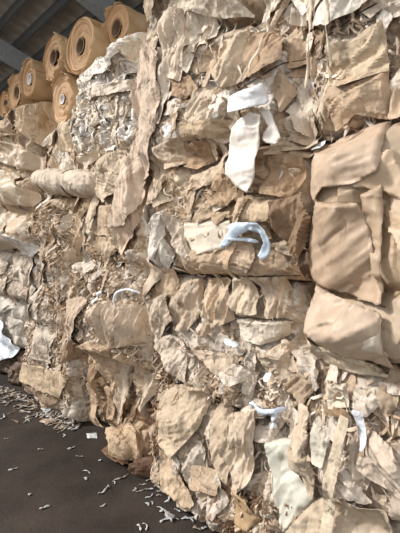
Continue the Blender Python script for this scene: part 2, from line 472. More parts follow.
# left column
B['l1'] = bale(2.3, 3.5, 0, .82, -.06, GREYK, 41, 'shaggy bale on the floor at the left with a tan panel at its foot', 80, (.08, .25))
B['l2'] = bale(2.3, 3.3, .82, 1.64, -.04, GREYK, 42, 'shredded bale with hanging brown strips in the left column', 90, (.07, .22))
B['l3'] = bale(2.14, 3.06, 1.64, 2.06, -.03, KRAFT, 43, 'thin crumpled bale under the tied bundle in the left column', 50, (.08, .22))
B['l4'] = bale(2.12, 3.06, 2.06, 2.78, -.14, KRAFT, 44, 'pale bale hung with long sheets directly under the two stacked rolls', 60, (.08, .24), angs=(-.2, .2))
# far left
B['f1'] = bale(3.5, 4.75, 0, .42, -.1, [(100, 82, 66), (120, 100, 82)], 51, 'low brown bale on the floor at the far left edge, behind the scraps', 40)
B['f2'] = bale(3.5, 4.75, .42, 1.02, -.12, [(196, 186, 168), (206, 196, 180)], 52, 'grey-white sagging bale at the far left edge under the tan bales', 20, (.2, .4), rough_amp=.6, mat=SMOOTH)
B['f3'] = bale(3.3, 4.75, 1.02, 1.6, -.06, GREYK, 53, 'dull grey-tan bale at the left edge, third from the floor', 40, (.12, .3), rough_amp=.8)
B['f4'] = bale(3.06, 4.75, 1.6, 2.3, .0, KRAFT, 54, 'smooth tan bale with long slanting folds at the left edge, mid height', 26, (.2, .45), .1, (.5,), rough_amp=.7, mat=SMOOTH)
B['f5'] = bale(3.06, 4.75, 2.3, 3.1, -.03, KRAFT, 55, 'tan bale below the row of distant rolls at the left edge', 40, (.12, .35))
blur_all()

# ================================================================== random torn flaps pressed into every bale
def flaps(key, n, size, colors, seed, vert=.5, tilt=(.0, .22), lift=(.006, .022), mat=None, asp=(.22, .7)):
    o = B[key]; s0, s1, h0, h1, w, pal, sd = o_info[o.name]; r = random.Random(seed)
    cols = colors or pal
    vis0 = max(s0, -.48)
    for k in range(min(96, int(n*1.8))):
        cs = r.uniform(vis0, s1+.07); ch = r.uniform(h0+.02, h1+.05); a = size[0]+(size[1]-size[0])*r.random()**1.6; b = a*r.uniform(*asp)
        rot = r.gauss(-math.pi/2, .35) if r.random() < vert else r.gauss(0, .3)
        m = r.choice((3, 4, 4, 5, 6)); ph = r.random()*6; poly = []
        for q in range(m):
            t = ph+q/m*6.283+r.uniform(-.35, .35); x = a*math.cos(t)*r.uniform(.75, 1.15); y = b*math.sin(t)*r.uniform(.75, 1.15)
            poly.append((cs+x*math.cos(rot)-y*math.sin(rot), max(.02, ch+x*math.sin(rot)+y*math.cos(rot))))
        c = np.array(cols[r.randrange(len(cols))])*r.uniform(.93, 1.04)
        pc = np.array([(cs, ch)]+[(cs+(x-cs)*.6, ch+(y-ch)*.6) for x, y in poly])
        inside = max([inpoly(pc[:, 0], pc[:, 1], t).sum() for t in TR] or [0])
        if inside >= 2 and a > .07: continue
        sheet('torn_flap', poly, np.clip(c, 0, 255), o, r.uniform(*lift), ang=rot+math.pi/2+r.gauss(0, .3), aniso=r.uniform(3, 9),
              amp=r.uniform(.6, 1.4), tilt=(r.gauss(0, .12), r.uniform(*tilt)), curl=r.uniform(0, .02), pixels=False, seed=r.randrange(9999),
              res=.007 if cs < 1.3 else .010, folds=r.choice((0, 10, 16, 24)), mat=mat, wob=r.choice((.001, .002, .004, .009)))
WH = [(238, 232, 222), (228, 218, 202), (214, 196, 170)]

# ================================================================== sheets one can point at
TR = []
def part(key, poly, color, **k):
    k.setdefault('lift', .022); TR.append([hit(x, y, .05) for x, y in poly])
    return sheet('torn_sheet', poly, color, B[key], **k)
def loose(name, poly, color, label, cat, **k):
    k.setdefault('tuck', .1)
    k.setdefault('lift', .035); TR.append([hit(x, y, .05) for x, y in poly])
    return tag(sheet(name, poly, color, None, **k), label, cat)
# right column
part('c3', [(343, 139), (372, 131), (404, 126), (404, 180), (378, 190), (346, 193), (331, 203), (316, 188), (326, 168), (333, 150)], (204, 178, 150), lift=.04, amp=1.0, aniso=5, tuck=.95, mat=SMOOTH, tilt=(0, .05), ang=1.3, seed=5)
part('c3', [(335, 205), (384, 208), (395, 245), (404, 300), (356, 291), (326, 279), (317, 262), (328, 225)], (190, 163, 134), lift=.03, amp=1.0, aniso=7, tuck=.95, mat=SMOOTH, seed=8, ang=.9)
part('c3', [(384, 200), (404, 190), (404, 298), (396, 270), (386, 232)], (186, 160, 130), lift=.03, amp=.8, tuck=.9, mat=SMOOTH, seed=12)
part('c2', [(321, 283), (350, 291), (404, 306), (404, 364), (372, 353), (344, 336), (319, 318)], (202, 178, 152), lift=.03, amp=1.0, mat=SMOOTH, seed=9, ang=.8, dome=.05, aniso=6, tuck=.95)
part('c2', [(350, 296), (404, 310), (404, 350), (372, 338), (358, 318)], (220, 206, 184), lift=.035, amp=.8, mat=SMOOTH, seed=19, ang=.8)
part('c2', [(322, 340), (348, 342), (380, 356), (400, 372), (360, 366), (335, 358)], (206, 188, 160), lift=.05, amp=.8, ang=1.2, seed=3)
part('c2', [(300, 305), (316, 296), (324, 330), (345, 352), (325, 356), (306, 340)], (208, 190, 164), lift=.05, amp=1, ang=.8)
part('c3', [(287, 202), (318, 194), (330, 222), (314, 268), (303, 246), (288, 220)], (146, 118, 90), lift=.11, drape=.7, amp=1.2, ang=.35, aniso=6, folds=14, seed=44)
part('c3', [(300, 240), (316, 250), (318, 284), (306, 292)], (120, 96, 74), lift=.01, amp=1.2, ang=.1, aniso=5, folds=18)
part('c4', [(300, 44), (345, 48), (338, 62), (300, 76)], (190, 160, 128), lift=.03, amp=.6, ang=1.2)
part('c4', [(345, 64), (404, 40), (404, 84), (360, 100), (338, 92)], (206, 184, 152), lift=.04, amp=1.1, ang=1.1)
part('c4', [(340, 98), (370, 84), (404, 78), (404, 128), (372, 124), (348, 138)], (196, 168, 136), lift=.05, amp=1.2, ang=1.0)
part('c4', [(322, 0), (392, 0), (398, 24), (350, 44), (318, 38)], (228, 218, 202), lift=.04, amp=1.1, ang=.4)
part('c4', [(318, 60), (344, 54), (352, 110), (340, 128), (322, 118)], (212, 192, 164), lift=.03, amp=1.3, ang=.2)
loose('paper_sheet', [(310, 141), (324, 146), (338, 144), (333, 152), (318, 152)], (226, 230, 232), 'small white torn scrap tucked over the left edge of the smooth tan bale', 'paper', lift=.05)
# middle column, top
part('b5', [(200, 14), (250, 8), (268, 24), (240, 28), (204, 22)], (224, 208, 184), lift=.05, amp=1, ang=1.4)
part('b5', [(182, 0), (214, 0), (212, 60), (186, 62)], (220, 202, 178), lift=.04, amp=1.2, ang=.2, folds=12)
part('b4', [(262, 40), (284, 37), (300, 48), (300, 70), (272, 90), (258, 68)], (184, 154, 122), lift=.05, amp=.9, ang=.8)
part('b4', [(206, 18), (228, 22), (230, 44), (214, 52), (206, 82), (196, 70)], (226, 212, 190), lift=.03, amp=1, ang=0.2, folds=16)
part('b4', [(230, 46), (262, 42), (268, 84), (240, 96), (226, 74)], (212, 190, 160), lift=.03, amp=1.1, ang=.3)
part('b4', [(182, 84), (206, 82), (218, 96), (204, 106), (184, 100)], (180, 148, 116), lift=.03, amp=1)
part('b4', [(180, 18), (202, 20), (206, 54), (200, 90), (184, 84)], (218, 198, 172), lift=.045, amp=1.2, ang=.1, folds=12)
part('b4', [(210, 96), (248, 90), (252, 130), (228, 140), (206, 126)], (214, 194, 166), lift=.03, amp=1.2, ang=.5)
part('b3', [(200, 128), (246, 126), (244, 142), (202, 146)], (196, 170, 136), lift=.05, amp=1, ang=1.5)
part('b3', [(200, 148), (222, 146), (224, 160), (208, 172), (192, 168)], (178, 146, 112), lift=.05, amp=1)
part('b3', [(200, 176), (232, 164), (228, 186), (196, 192)], (210, 186, 154), lift=.03, amp=.8)
part('b3', [(276, 150), (306, 158), (310, 182), (300, 200), (276, 196)], (174, 144, 112), lift=.03, amp=.8, ang=1.2)
part('b3', [(168, 150), (200, 140), (206, 162), (180, 172)], (206, 182, 152), lift=.05, amp=1)
loose('paper_sheet', [(256, 126), (270, 120), (281, 122), (277, 160), (275, 180), (268, 197), (257, 189), (247, 178), (245, 152), (250, 134)], (228, 220, 206), 'long white sheet hanging down with a pointed lower end, top centre right', 'paper', lift=.09, drape=.2, amp=.7, mat=SMOOTH, seed=71, ang=1.2)
loose('paper_sheet', [(253, 108), (268, 101), (286, 94), (290, 112), (270, 120), (254, 123)], (232, 232, 230), 'folded white sheet just above the long hanging white sheet', 'paper', lift=.10, drape=.2, amp=.7, mat=SMOOTH, seed=72)
loose('paper_sheet', [(276, 119), (284, 115), (290, 128), (297, 143), (291, 149), (283, 149), (279, 141), (284, 132)], (230, 224, 212), 'white paper tongue curling down right of the long hanging white sheet', 'paper', lift=.09, drape=.2, amp=.7, mat=SMOOTH)
# b3 lower part
part('b3', [(190, 223), (244, 221), (250, 236), (236, 250), (200, 256), (188, 248)], (218, 204, 180), lift=.03, amp=.4, mat=SMOOTH)
part('b3', [(250, 200), (290, 198), (300, 222), (250, 224)], (206, 180, 146), lift=.03, amp=.6)
part('b3', [(188, 250), (238, 248), (242, 272), (190, 274)], (192, 166, 136), lift=.035, amp=.9, ang=1.4)
part('b3', [(246, 240), (262, 236), (270, 262), (258, 276), (246, 270)], (196, 170, 142), lift=.05, amp=1)
part('b3', [(262, 250), (292, 240), (300, 272), (264, 275)], (186, 160, 130), lift=.04, amp=1)
part('b3', [(166, 216), (176, 210), (176, 236), (170, 262), (160, 250)], (222, 212, 196), lift=.05, amp=.7, ang=.2, folds=14, seed=3)
part('b3', [(176, 212), (188, 222), (204, 258), (196, 260), (184, 244)], (208, 190, 168), lift=.06, amp=.7, ang=.5, folds=14, seed=4)
part('b3', [(158, 236), (170, 226), (184, 258), (172, 272), (156, 264)], (226, 216, 200), lift=.055, amp=.8, ang=.1, folds=12, seed=5)
part('a2', [(142, 258), (160, 256), (172, 272), (158, 300), (144, 286)], (204, 182, 156), lift=.06, amp=.9, ang=.3)
part('a2', [(150, 300), (176, 292), (184, 318), (166, 336), (150, 326)], (210, 190, 164), lift=.06, amp=1, ang=.5)
part('a4', [(158, 60), (184, 50), (186, 100), (176, 130), (164, 118)], (226, 210, 188), lift=.03, amp=1, ang=0, folds=14)
part('a3', [(152, 180), (170, 150), (180, 160), (168, 200), (150, 214)], (208, 184, 156), lift=.05, amp=1, ang=-.3, folds=14)
loose('plastic_strip', [(238, 248), (246, 238), (251, 232), (248, 228), (256, 224), (278, 224), (284, 232), (287, 243), (283, 255), (277, 260), (274, 255), (280, 243), (278, 234), (268, 231), (258, 236), (248, 246)],
      (214, 232, 246), 'blue-white plastic strip bent like a hook, centre right of the stack', 'plastic strip', lift=.07, amp=.6, ang=.7, wob=.002, mat=SMOOTH)
tag(strip('plastic_strip', [(240, 247), (250, 240), (262, 240), (272, 242)], .02, (216, 230, 242), None, .075, SMOOTH, .3), 'thin blue-white plastic tail crossing under the hook-shaped strip', 'plastic strip')
part('b3', [(259, 198), (266, 200), (258, 222), (252, 250), (246, 270), (241, 266), (248, 232)], (206, 176, 140), lift=.055, amp=.4)
# b2
part('b2', [(203, 278), (232, 277), (238, 296), (241, 318), (228, 325), (206, 314)], (206, 182, 152), lift=.04, amp=1.7, aniso=5, ang=.2, folds=14)
part('b2', [(234, 278), (252, 276), (262, 296), (264, 314), (246, 314), (238, 300)], (212, 192, 164), lift=.05, amp=1.7, aniso=5, ang=.3)
part('b2', [(254, 277), (286, 276), (290, 318), (270, 318), (264, 296)], (210, 188, 162), lift=.04, amp=1.7, aniso=5, ang=.1, folds=12)
part('b2', [(240, 318), (288, 321), (286, 336), (266, 344), (246, 338)], (222, 208, 186), lift=.045, amp=.5, ang=1.3)
part('b2', [(176, 282), (200, 278), (204, 312), (196, 330), (178, 322)], (200, 178, 152), lift=.045, amp=1.1, ang=.2)
part('b2', [(180, 345), (210, 348), (240, 352), (248, 378), (225, 370), (205, 352)], (204, 182, 156), lift=.04, amp=1, ang=1)
part('b2', [(284, 338), (292, 346), (284, 356), (270, 352)], (210, 188, 162), lift=.07, amp=.6)
part('b2', [(262, 352), (288, 350), (292, 376), (272, 384)], (204, 184, 158), lift=.06, amp=1)
loose('paper_scrap', [(233, 336), (242, 337), (252, 340), (248, 344), (238, 341)], (226, 236, 238), 'thin blue-white scrap stuck below the pale bulge in the centre', 'paper scrap', lift=.06)
loose('paper_scrap', [(272, 371), (277, 370), (276, 379), (271, 377)], (236, 238, 238), 'tiny white scrap in the crumpled paper right of centre', 'paper scrap', lift=.07)
loose('paper_scrap', [(297, 309), (310, 306), (309, 311), (298, 314)], (238, 242, 246), 'small white scrap lying in the dark gap beside the smooth tan bale', 'paper scrap', lift=.05)
# b1 and bottom
part('b1', [(172, 384), (216, 384), (214, 402), (212, 420), (192, 448), (174, 438), (169, 412)], (202, 180, 150), lift=.05, amp=.7, ang=.8, seed=15)
part('b1', [(160, 440), (176, 450), (198, 470), (216, 492), (200, 502), (176, 484)], (200, 174, 142), lift=.05, amp=.9, ang=.8)
part('b1', [(218, 404), (234, 396), (244, 440), (238, 480), (224, 452)], (198, 176, 148), lift=.05, amp=1.1, ang=.1, folds=14)
part('b1', [(236, 410), (262, 408), (266, 470), (246, 490), (238, 452)], (208, 188, 162), lift=.05, amp=1.2, ang=.1, folds=18)
part('b1', [(244, 478), (258, 486), (276, 508), (262, 520), (248, 512)], (184, 152, 112), lift=.06, amp=.5, mat=SMOOTH)
loose('plastic_sheet', [(272, 438), (300, 434), (304, 456), (314, 474), (327, 490), (312, 504), (298, 521), (290, 500), (284, 474), (276, 456)], (208, 206, 188), 'pale grey-green plastic sheet tapering to a point, bottom centre right', 'plastic sheet', lift=.06, drape=.6, amp=1.0, mat=SMOOTH, ang=.4, folds=12, tuck=.6)
part('c1', [(300, 436), (326, 444), (334, 470), (326, 488), (312, 470), (304, 456)], (202, 182, 154), lift=.05, amp=1)
part('c1', [(298, 521), (330, 487), (350, 478), (404, 492), (404, 540), (300, 540)], (200, 180, 152), lift=.05, amp=.7, ang=.8)
part('c1', [(304, 396), (318, 402), (326, 430), (318, 450), (308, 430)], (206, 186, 158), lift=.06, amp=.7, ang=.3)
part('c1', [(328, 412), (346, 428), (344, 452), (332, 448)], (204, 196, 176), lift=.05, amp=.4)
part('c1', [(332, 396), (362, 402), (366, 410), (340, 406)], (150, 122, 92), lift=.04, amp=.6)
part('c2', [(336, 378), (362, 376), (364, 398), (342, 402)], (212, 198, 174), lift=.04, amp=.9)
loose('plastic_sheet', [(369, 398), (380, 400), (385, 430), (381, 436), (376, 420)], (218, 220, 226), 'short white plastic tongue right of the long hanging strip, lower right', 'plastic sheet', lift=.05, amp=.5)
loose('paper_strip', [(361, 401), (371, 404), (364, 440), (358, 480), (351, 528), (341, 528), (346, 480), (353, 432)], (212, 194, 166), 'long cream paper strip hanging almost straight down at the lower right', 'paper strip', lift=.07, drape=.5, amp=.4, ang=0, aniso=6)
tag(strip('plastic_strip', [(257, 400), (264, 403), (273, 408), (280, 407), (292, 405)], .026, (212, 226, 244), None, .07, SMOOTH, .3), 'short blue-white plastic strip lying slanted, low in the middle', 'plastic strip')
tag(strip('plastic_strip', [(287, 406), (282, 414), (278, 425)], .022, (216, 226, 236), None, .06, SMOOTH, .3), 'small white plastic tail hanging below the slanted blue-white strip', 'plastic strip')
part('a4', [(82, 62), (92, 50), (112, 52), (110, 84), (84, 104)], (236, 226, 208), lift=.05, drape=.5, amp=1.3)
# hanging double sheet between the columns
loose('paper_sheet', [(148, 52), (163, 46), (176, 62), (178, 92), (176, 118), (170, 150), (160, 180), (148, 204), (137, 226), (122, 228), (129, 194), (138, 158), (145, 130), (140, 100)],
      (212, 188, 162), 'long tan sheet hanging in vertical folds left of the tall cream bales', 'paper', lift=.09, drape=.45, amp=.9, ang=-.25, aniso=7, folds=20, seed=77, tuck=.3)
part('a3', [(126, 216), (142, 190), (150, 196), (140, 236), (130, 256), (122, 244)], (204, 178, 150), lift=.05, amp=.9, ang=-.2, folds=18)
part('a4', [(150, 118), (176, 118), (170, 150), (150, 152)], (224, 206, 182), lift=.03, amp=.8, ang=1.2)
loose('paper_sheet', [(182, 134), (190, 129), (199, 131), (198, 140), (188, 143)], (240, 236, 230), 'small bright white crumpled sheet at the left edge of the middle column', 'paper', lift=.06)
part('a4', [(92, 96), (128, 84), (168, 78), (170, 88), (130, 96), (94, 106)], (218, 202, 180), lift=.04, amp=.7, ang=1.3)
part('a4', [(84, 60), (112, 50), (140, 48), (130, 72), (96, 84)], (240, 232, 218), lift=.04, amp=1.2)
part('a4', [(128, 46), (162, 34), (176, 44), (168, 66), (140, 66)], (226, 206, 176), lift=.05, amp=1.2)
part('a3', [(102, 206), (128, 205), (128, 236), (102, 235)], (200, 174, 142), lift=.045, amp=.3, seed=2)
part('a3', [(103, 237), (127, 237), (124, 250), (108, 262)], (196, 170, 138), lift=.05, amp=.3, seed=4)
part('a3', [(145, 217), (160, 204), (163, 212), (158, 256), (147, 258)], (228, 220, 206), lift=.05, amp=.6, ang=.1, folds=12)
part('a3', [(100, 160), (130, 150), (136, 178), (112, 204), (98, 190)], (210, 188, 158), lift=.05, amp=1)
part('a2', [(146, 270), (180, 268), (184, 296), (150, 300)], (190, 164, 132), lift=.045, amp=.7)
part('a2', [(102, 306), (112, 300), (132, 298), (147, 310), (150, 330), (143, 343), (124, 346), (108, 334)], (212, 190, 164), lift=.01, amp=2.0, dome=.075, ang=.15, aniso=5, folds=19, tuck=1, seed=6)
part('a2', [(152, 330), (180, 334), (196, 346), (192, 384), (178, 374), (160, 350)], (210, 192, 170), lift=.05, amp=1, ang=.4)
part('a1', [(84, 350), (104, 338), (122, 346), (114, 372), (106, 398), (98, 372)], (194, 166, 134), lift=.12, amp=.7)
part('a1', [(120, 360), (134, 350), (142, 384), (128, 400)], (196, 172, 142), lift=.12, amp=1)
part('a1', [(134, 378), (158, 370), (164, 392), (150, 424), (134, 410)], (206, 186, 160), lift=.12, amp=.8, ang=.2)
part('a1', [(112, 352), (122, 356), (118, 400), (112, 428), (106, 400)], (206, 186, 160), lift=.1, amp=.8, ang=0, folds=20)
part('a1', [(78, 384), (88, 380), (86, 410), (92, 432), (84, 430), (80, 408)], (196, 166, 132), lift=.10, amp=.5)
part('a1', [(94, 388), (104, 390), (100, 424), (94, 424)], (188, 158, 124), lift=.08, amp=.5)
for i, (px, wd, lab) in enumerate((
        ([(109, 303), (113, 296), (118, 290)], .03, 'short white strip above the rounded bulging bale end'),
        ([(124, 322), (127, 312), (128, 300), (131, 291), (137, 289), (144, 293)], .018, 'white strip bent like a crook over the rounded bulging bale end'))):
    tag(strip('plastic_strip', px, wd, (236, 240, 242), None, .09, SMOOTH, .3), lab, 'plastic strip')
# left columns
part('l4', [(50, 78), (58, 76), (54, 100), (52, 146), (42, 144), (44, 108)], (224, 204, 174), lift=.05, amp=.5, ang=0, folds=18)
part('l4', [(62, 122), (76, 118), (78, 150), (60, 152)], (220, 196, 162), lift=.06, amp=.6, ang=0, folds=20)
part('f5', [(24, 98), (40, 92), (44, 116), (34, 146), (24, 132)], (216, 188, 150), lift=.05, amp=.9, ang=0, folds=16)
part('f5', [(0, 108), (18, 104), (22, 134), (0, 140)], (204, 176, 142), lift=.05, amp=1)
part('f4', [(-4, 168), (14, 172), (38, 196), (42, 208), (22, 206), (-4, 186)], (208, 186, 156), lift=.07, amp=.5, ang=2.2, folds=8, mat=SMOOTH)
part('f4', [(-4, 140), (20, 144), (38, 158), (44, 172), (20, 170), (-4, 160)], (198, 174, 144), lift=.06, amp=.5, ang=2.2, folds=8, mat=SMOOTH)
part('f3', [(-4, 202), (12, 206), (24, 232), (20, 248), (-4, 252)], (196, 180, 154), lift=.06, amp=.5, mat=SMOOTH)
part('f3', [(20, 232), (28, 236), (38, 250), (32, 258), (22, 254)], (224, 216, 202), lift=.06, amp=.4)
part('l1', [(21, 362), (30, 362), (70, 374), (68, 386), (60, 398), (22, 380)], (194, 170, 138), lift=.05, amp=.4, seed=8)
part('l1', [(34, 322), (50, 328), (50, 364), (36, 358)], (204, 186, 164), lift=.03, amp=.4)
part('l1', [(22, 382), (58, 398), (50, 410), (26, 396)], (150, 124, 98), lift=.03, amp=.8)
loose('plastic_sheet', [(-5, 314), (4, 322), (12, 336), (19, 348), (18, 356), (-5, 362)], (222, 228, 234), 'grey-white plastic sheet at the left picture edge, low down', 'plastic sheet', lift=.09, amp=.4, mat=SMOOTH, wref=.0, ang=.8)
part('l1', [(72, 300), (84, 296), (94, 300), (88, 330), (78, 352), (72, 330)], (206, 182, 154), lift=.06, amp=.8, ang=0)

for key, n, size, colors, vert in (
        ('c1', 20, (.06, .2), None, .5), ('c2', 24, (.06, .2), None, .4), ('c4', 30, (.06, .24), CREAM, .4), ('c5', 4, (.08, .2), None, .5),
        ('b1', 56, (.05, .2), None, .7), ('b2', 50, (.05, .19), None, .6), ('b3', 38, (.06, .2), KRAFT, .4), ('b4', 50, (.06, .24), CREAM, .5), ('b5', 26, (.08, .26), CREAM, .5),
        ('a1', 36, (.06, .22), None, .75), ('a2', 56, (.04, .17), None, .6), ('a3', 40, (.06, .24), KRAFT, .65), ('a4', 70, (.05, .2), WHITE, .6),
        ('l1', 40, (.05, .2), None, .75), ('l2', 46, (.05, .2), None, .8), ('l3', 20, (.05, .18), None, .4), ('l4', 26, (.08, .28), CREAM, .9),
        ('f1', 8, (.08, .2), None, .3), ('f3', 12, (.1, .25), None, .4), ('f4', 8, (.1, .25), TAN, .4), ('f5', 26, (.06, .26), KRAFT, .6)):
    flaps(key, n, size, colors, sum(map(ord, key))*7, vert)


# taut wires
wire([(250, 97), (275, 84), (300, 71), (322, 61), (347, 48), (372, 37), (404, 24)], B['c4'])
wire([(337, 72), (348, 64), (360, 56)], B['c4'])
wire([(188, 275.5), (240, 276), (306, 275)], B['b2'], lift=.012, r=.003)
wire([(240, 316), (262, 318), (290, 321)], B['b2'], lift=.012)
wire([(198, 192), (240, 194), (300, 197)], B['b3'], lift=.01)
wire([(318, 277), (350, 287), (404, 302)], B['c3'], lift=.012)
wire([(100, 236), (128, 238)], B['a3'], lift=.012)
wire([(84, 126), (110, 123), (140, 121), (170, 112)], B['a4'], lift=.01)
wire([(22, 360), (46, 367), (70, 375)], B['l1'], lift=.012)
wire([(22, 381), (50, 396)], B['l1'], lift=.012)
wire([(206, 350), (228, 353), (244, 350)], B['b2'], lift=.012)
wire([(160, 336), (180, 342), (200, 346)], B['a2'], lift=.012)
# hanging cords of twisted paper
for i, (px, wd, lab) in enumerate((
        ([(281, 30), (280, 46), (278, 62), (272, 84)], .016, 'thin pale strip hanging beside the brown triangle of paper, top centre right'),
        ([(322, 0), (324, 24), (325, 50), (320, 72), (318, 96)], .014, 'longest thin pale strip hanging at the top right'),
        ([(353, 2), (353, 30), (352, 52), (352, 82)], .012, 'thin pale strip at the top right, right of the longest strip'))):
    tag(strip('paper_strip', px, wd, (222, 206, 178), None, .07, SHRED, .8), lab, 'paper strip')

# shredded fringes
SH = [(218, 196, 168), (204, 178, 146), (230, 216, 196), (192, 164, 132)]
shreds(B['l2'], [(44, 215), (72, 215), (76, 300), (72, 345), (58, 345), (48, 290)], 200, (.12, .34), (.008, .022), [(200, 168, 132), (196, 166, 134), (220, 198, 170)], 1, spread=.18, lift=.035)
shreds(B['l1'], [(20, 318), (36, 310), (34, 360), (22, 364)], 150, (.06, .16), (.006, .014), SH, 2, spread=.5)
shreds(B['l1'], [(50, 330), (72, 330), (74, 400), (62, 404), (54, 372)], 150, (.08, .24), (.008, .02), SH, 12, spread=.25)
shreds(B['a4'], [(84, 60), (150, 52), (146, 150), (82, 152)], 170, (.05, .2), (.008, .022), [(244, 236, 222), (238, 226, 206), (228, 210, 184), (246, 243, 236)], 3, spread=.7, lift=.03)
shreds(B['a3'], [(84, 150), (135, 140), (130, 172), (90, 186)], 160, (.05, .2), (.006, .02), SH, 4, dirn=-2.2, spread=.6, lift=.03)
shreds(B['a2'], [(60, 250), (104, 240), (104, 330), (70, 345)], 240, (.06, .2), (.008, .022), SH, 5, spread=.45, lift=.035)
shreds(B['a2'], [(104, 250), (150, 245), (160, 290), (108, 300)], 140, (.05, .16), (.006, .02), SH, 6, spread=.7, lift=.035)
shreds(B['a1'], [(112, 340), (165, 330), (170, 378), (120, 395)], 200, (.06, .22), (.006, .02), SH, 7, spread=.5, lift=.05)
shreds(B['b1'], [(160, 350), (176, 350), (174, 440), (160, 450)], 70, (.08, .25), (.008, .02), [(190, 158, 124), (170, 136, 104)], 8, spread=.25, lift=.04)
shreds(B['b1'], [(226, 470), (300, 490), (296, 528), (236, 524)], 160, (.05, .18), (.005, .016), [(180, 148, 118), (160, 124, 92), (206, 182, 152)], 9, spread=.4, lift=.04)
shreds(B['b4'], [(196, 60), (260, 60), (260, 130), (200, 130)], 60, (.05, .2), (.006, .018), SH, 10, spread=.5)
shreds(B['c4'], [(300, 20), (400, 10), (400, 130), (310, 130)], 90, (.06, .2), (.006, .018), SH, 11, dirn=-2.3, spread=.5)
for q, (key, poly, n) in enumerate((
        ('b1', [(165, 400), (290, 400), (290, 525), (200, 500)], 70), ('b2', [(165, 285), (300, 285), (300, 395), (165, 395)], 60), ('b3', [(165, 150), (300, 150), (300, 270), (165, 270)], 50),
        ('b5', [(180, 0), (300, 0), (300, 60), (180, 60)], 40), ('b4', [(180, 30), (300, 30), (300, 150), (165, 150)], 50), ('c2', [(300, 350), (400, 370), (400, 430), (300, 420)], 40),
        ('a2', [(75, 240), (165, 240), (165, 345), (75, 345)], 90), ('l2', [(40, 215), (75, 215), (75, 320), (40, 320)], 60), ('l1', [(22, 300), (80, 330), (80, 410), (22, 390)], 50))):
    shreds(B[key], poly, n, (.06, .28), (.004, .013), SH+[(236, 226, 208)], 40+q, dirn=-1.7, spread=.45, lift=.02)
shreds(B['b2'], [(200, 340), (290, 345), (300, 395), (200, 392)], 110, (.04, .15), (.006, .018), SH, 13, spread=.8, lift=.03)
shreds(B['c1'], [(300, 400), (400, 400), (400, 530), (300, 530)], 70, (.05, .2), (.006, .018), SH, 14, spread=.6)
shreds(B['f5'], [(2, 100), (50, 96), (46, 150), (2, 140)], 110, (.08, .26), (.01, .025), [(222, 200, 166), (206, 172, 130)], 15, spread=.35, lift=.03)
shreds(B['l3'], [(30, 196), (90, 200), (88, 222), (40, 222)], 90, (.05, .15), (.006, .018), SH, 16, spread=.7, lift=.03)

# ================================================================== tied bundle sticking out of the left column
def bundle(px0, px1, py, py1, r, w, color, label, seed):
    s0, h0 = hit(px0, py, w); s1, h1 = hit(px1, py1, w)
    if s0 > s1: s0, s1, h0, h1 = s1, s0, h1, h0
    dh = h1-h0; h0 += dh/2
    n, k = 90, 96; x = np.linspace(0, 1, n); th = np.linspace(0, 2*math.pi, k, endpoint=False)
    X, T = np.meshgrid(x, th, indexing='ij')
    prof = np.clip(1-np.abs(2*X-1)**7, 0, 1)**.4
    neck = 1-.10*np.exp(-((X-.38)/.035)**2)-.07*np.exp(-((X-.8)/.03)**2)
    R_ = r*prof*neck*(1+.10*np.sin(2*T+1))+.35*crumple(X*(s1-s0)*1.0, T*r*1.0, seed, .2, 3, 1.0)*prof
    s = s0+X*(s1-s0); v = to_world(s, h0+R_*np.sin(T)*.9+dh*(X-.5), w+R_*np.cos(T))
    i, j = np.meshgrid(np.arange(n-1), np.arange(k), indexing='ij'); j2 = (j+1) % k
    f = np.stack([i*k+j, (i+1)*k+j, (i+1)*k+j2, i*k+j2], -1).reshape(-1, 4)
    org = v.mean(0); o = link('tied_bundle', v-org, f, PAPER, None, np.tile(lin(color), (len(v), 1))); o.location = org
    for xx in (.38, .8):
        t = np.linspace(0, 2*math.pi, 40); rr = r*1.0*(1-.07)
        pts = to_world(np.full(40, s0+xx*(s1-s0)), h0+rr*np.sin(t)*.9*(1)+dh*(xx-.5), w+rr*np.cos(t)*1.02)
        vv, ff = tube_geo(pts, .004); l = link('tie_wire', vv-org, ff, WIRE, o)
    return tag(o, label, 'bundle')
bundle(40, 102, 181, 185, .135, .06, (214, 196, 172), 'rounded pale bundle tied with wire, sticking out of the left column', 5)

# ================================================================== things on the floor
def crumple_ball(name, px, py, rx, ry, rz, color, label, cat, seed, az=0, mat=None, dist=0.0):
    x0, y0 = floor_at(px, py); n, k = 40, 56
    ph = np.linspace(0, math.pi, n); th = np.linspace(0, 2*math.pi, k, endpoint=False)
    P_, T = np.meshgrid(ph, th, indexing='ij')
    ux = np.sin(P_)*np.cos(T); uy = np.sin(P_)*np.sin(T); uz = np.cos(P_)
    a = 1+2.6*facet(ux*2.2+uz, uy*2.2-uz*.7, seed)*.22+.5*facet(ux*6+uz*2, uy*6+uz*3, seed+1)*.3
    q = lambda u: np.sign(u)*np.abs(u)**.75
    x = q(ux)*rx*a; y = q(uy)*ry*a; z = np.maximum(q(uz)*rz*a+rz*.85, .002)
    v = np.stack([x, y, z], -1).reshape(-1, 3)
    i, j = np.meshgrid(np.arange(n-1), np.arange(k), indexing='ij'); j2 = (j+1) % k
    f = np.stack([i*k+j, (i+1)*k+j, (i+1)*k+j2, i*k+j2], -1).reshape(-1, 4)
    o = link(name, v, f, mat or PAPER, None, np.tile(lin(color), (len(v), 1)), False)
    o.location = (x0, y0, 0); o.rotation_euler = (0, 0, az)
    return tag(o, label, cat)
crumple_ball('paper_bag', 133, 456, .20, .13, .125, (196, 168, 134), 'folded tan paper bag slumped on the floor at the foot of the stack', 'paper bag', 3, az=-.6)
crumple_ball('paper_bag', 158, 462, .10, .09, .14, (132, 104, 82), 'dark brown crumpled bag standing in the gap beside the tan folded bag', 'paper bag', 6, az=.4)
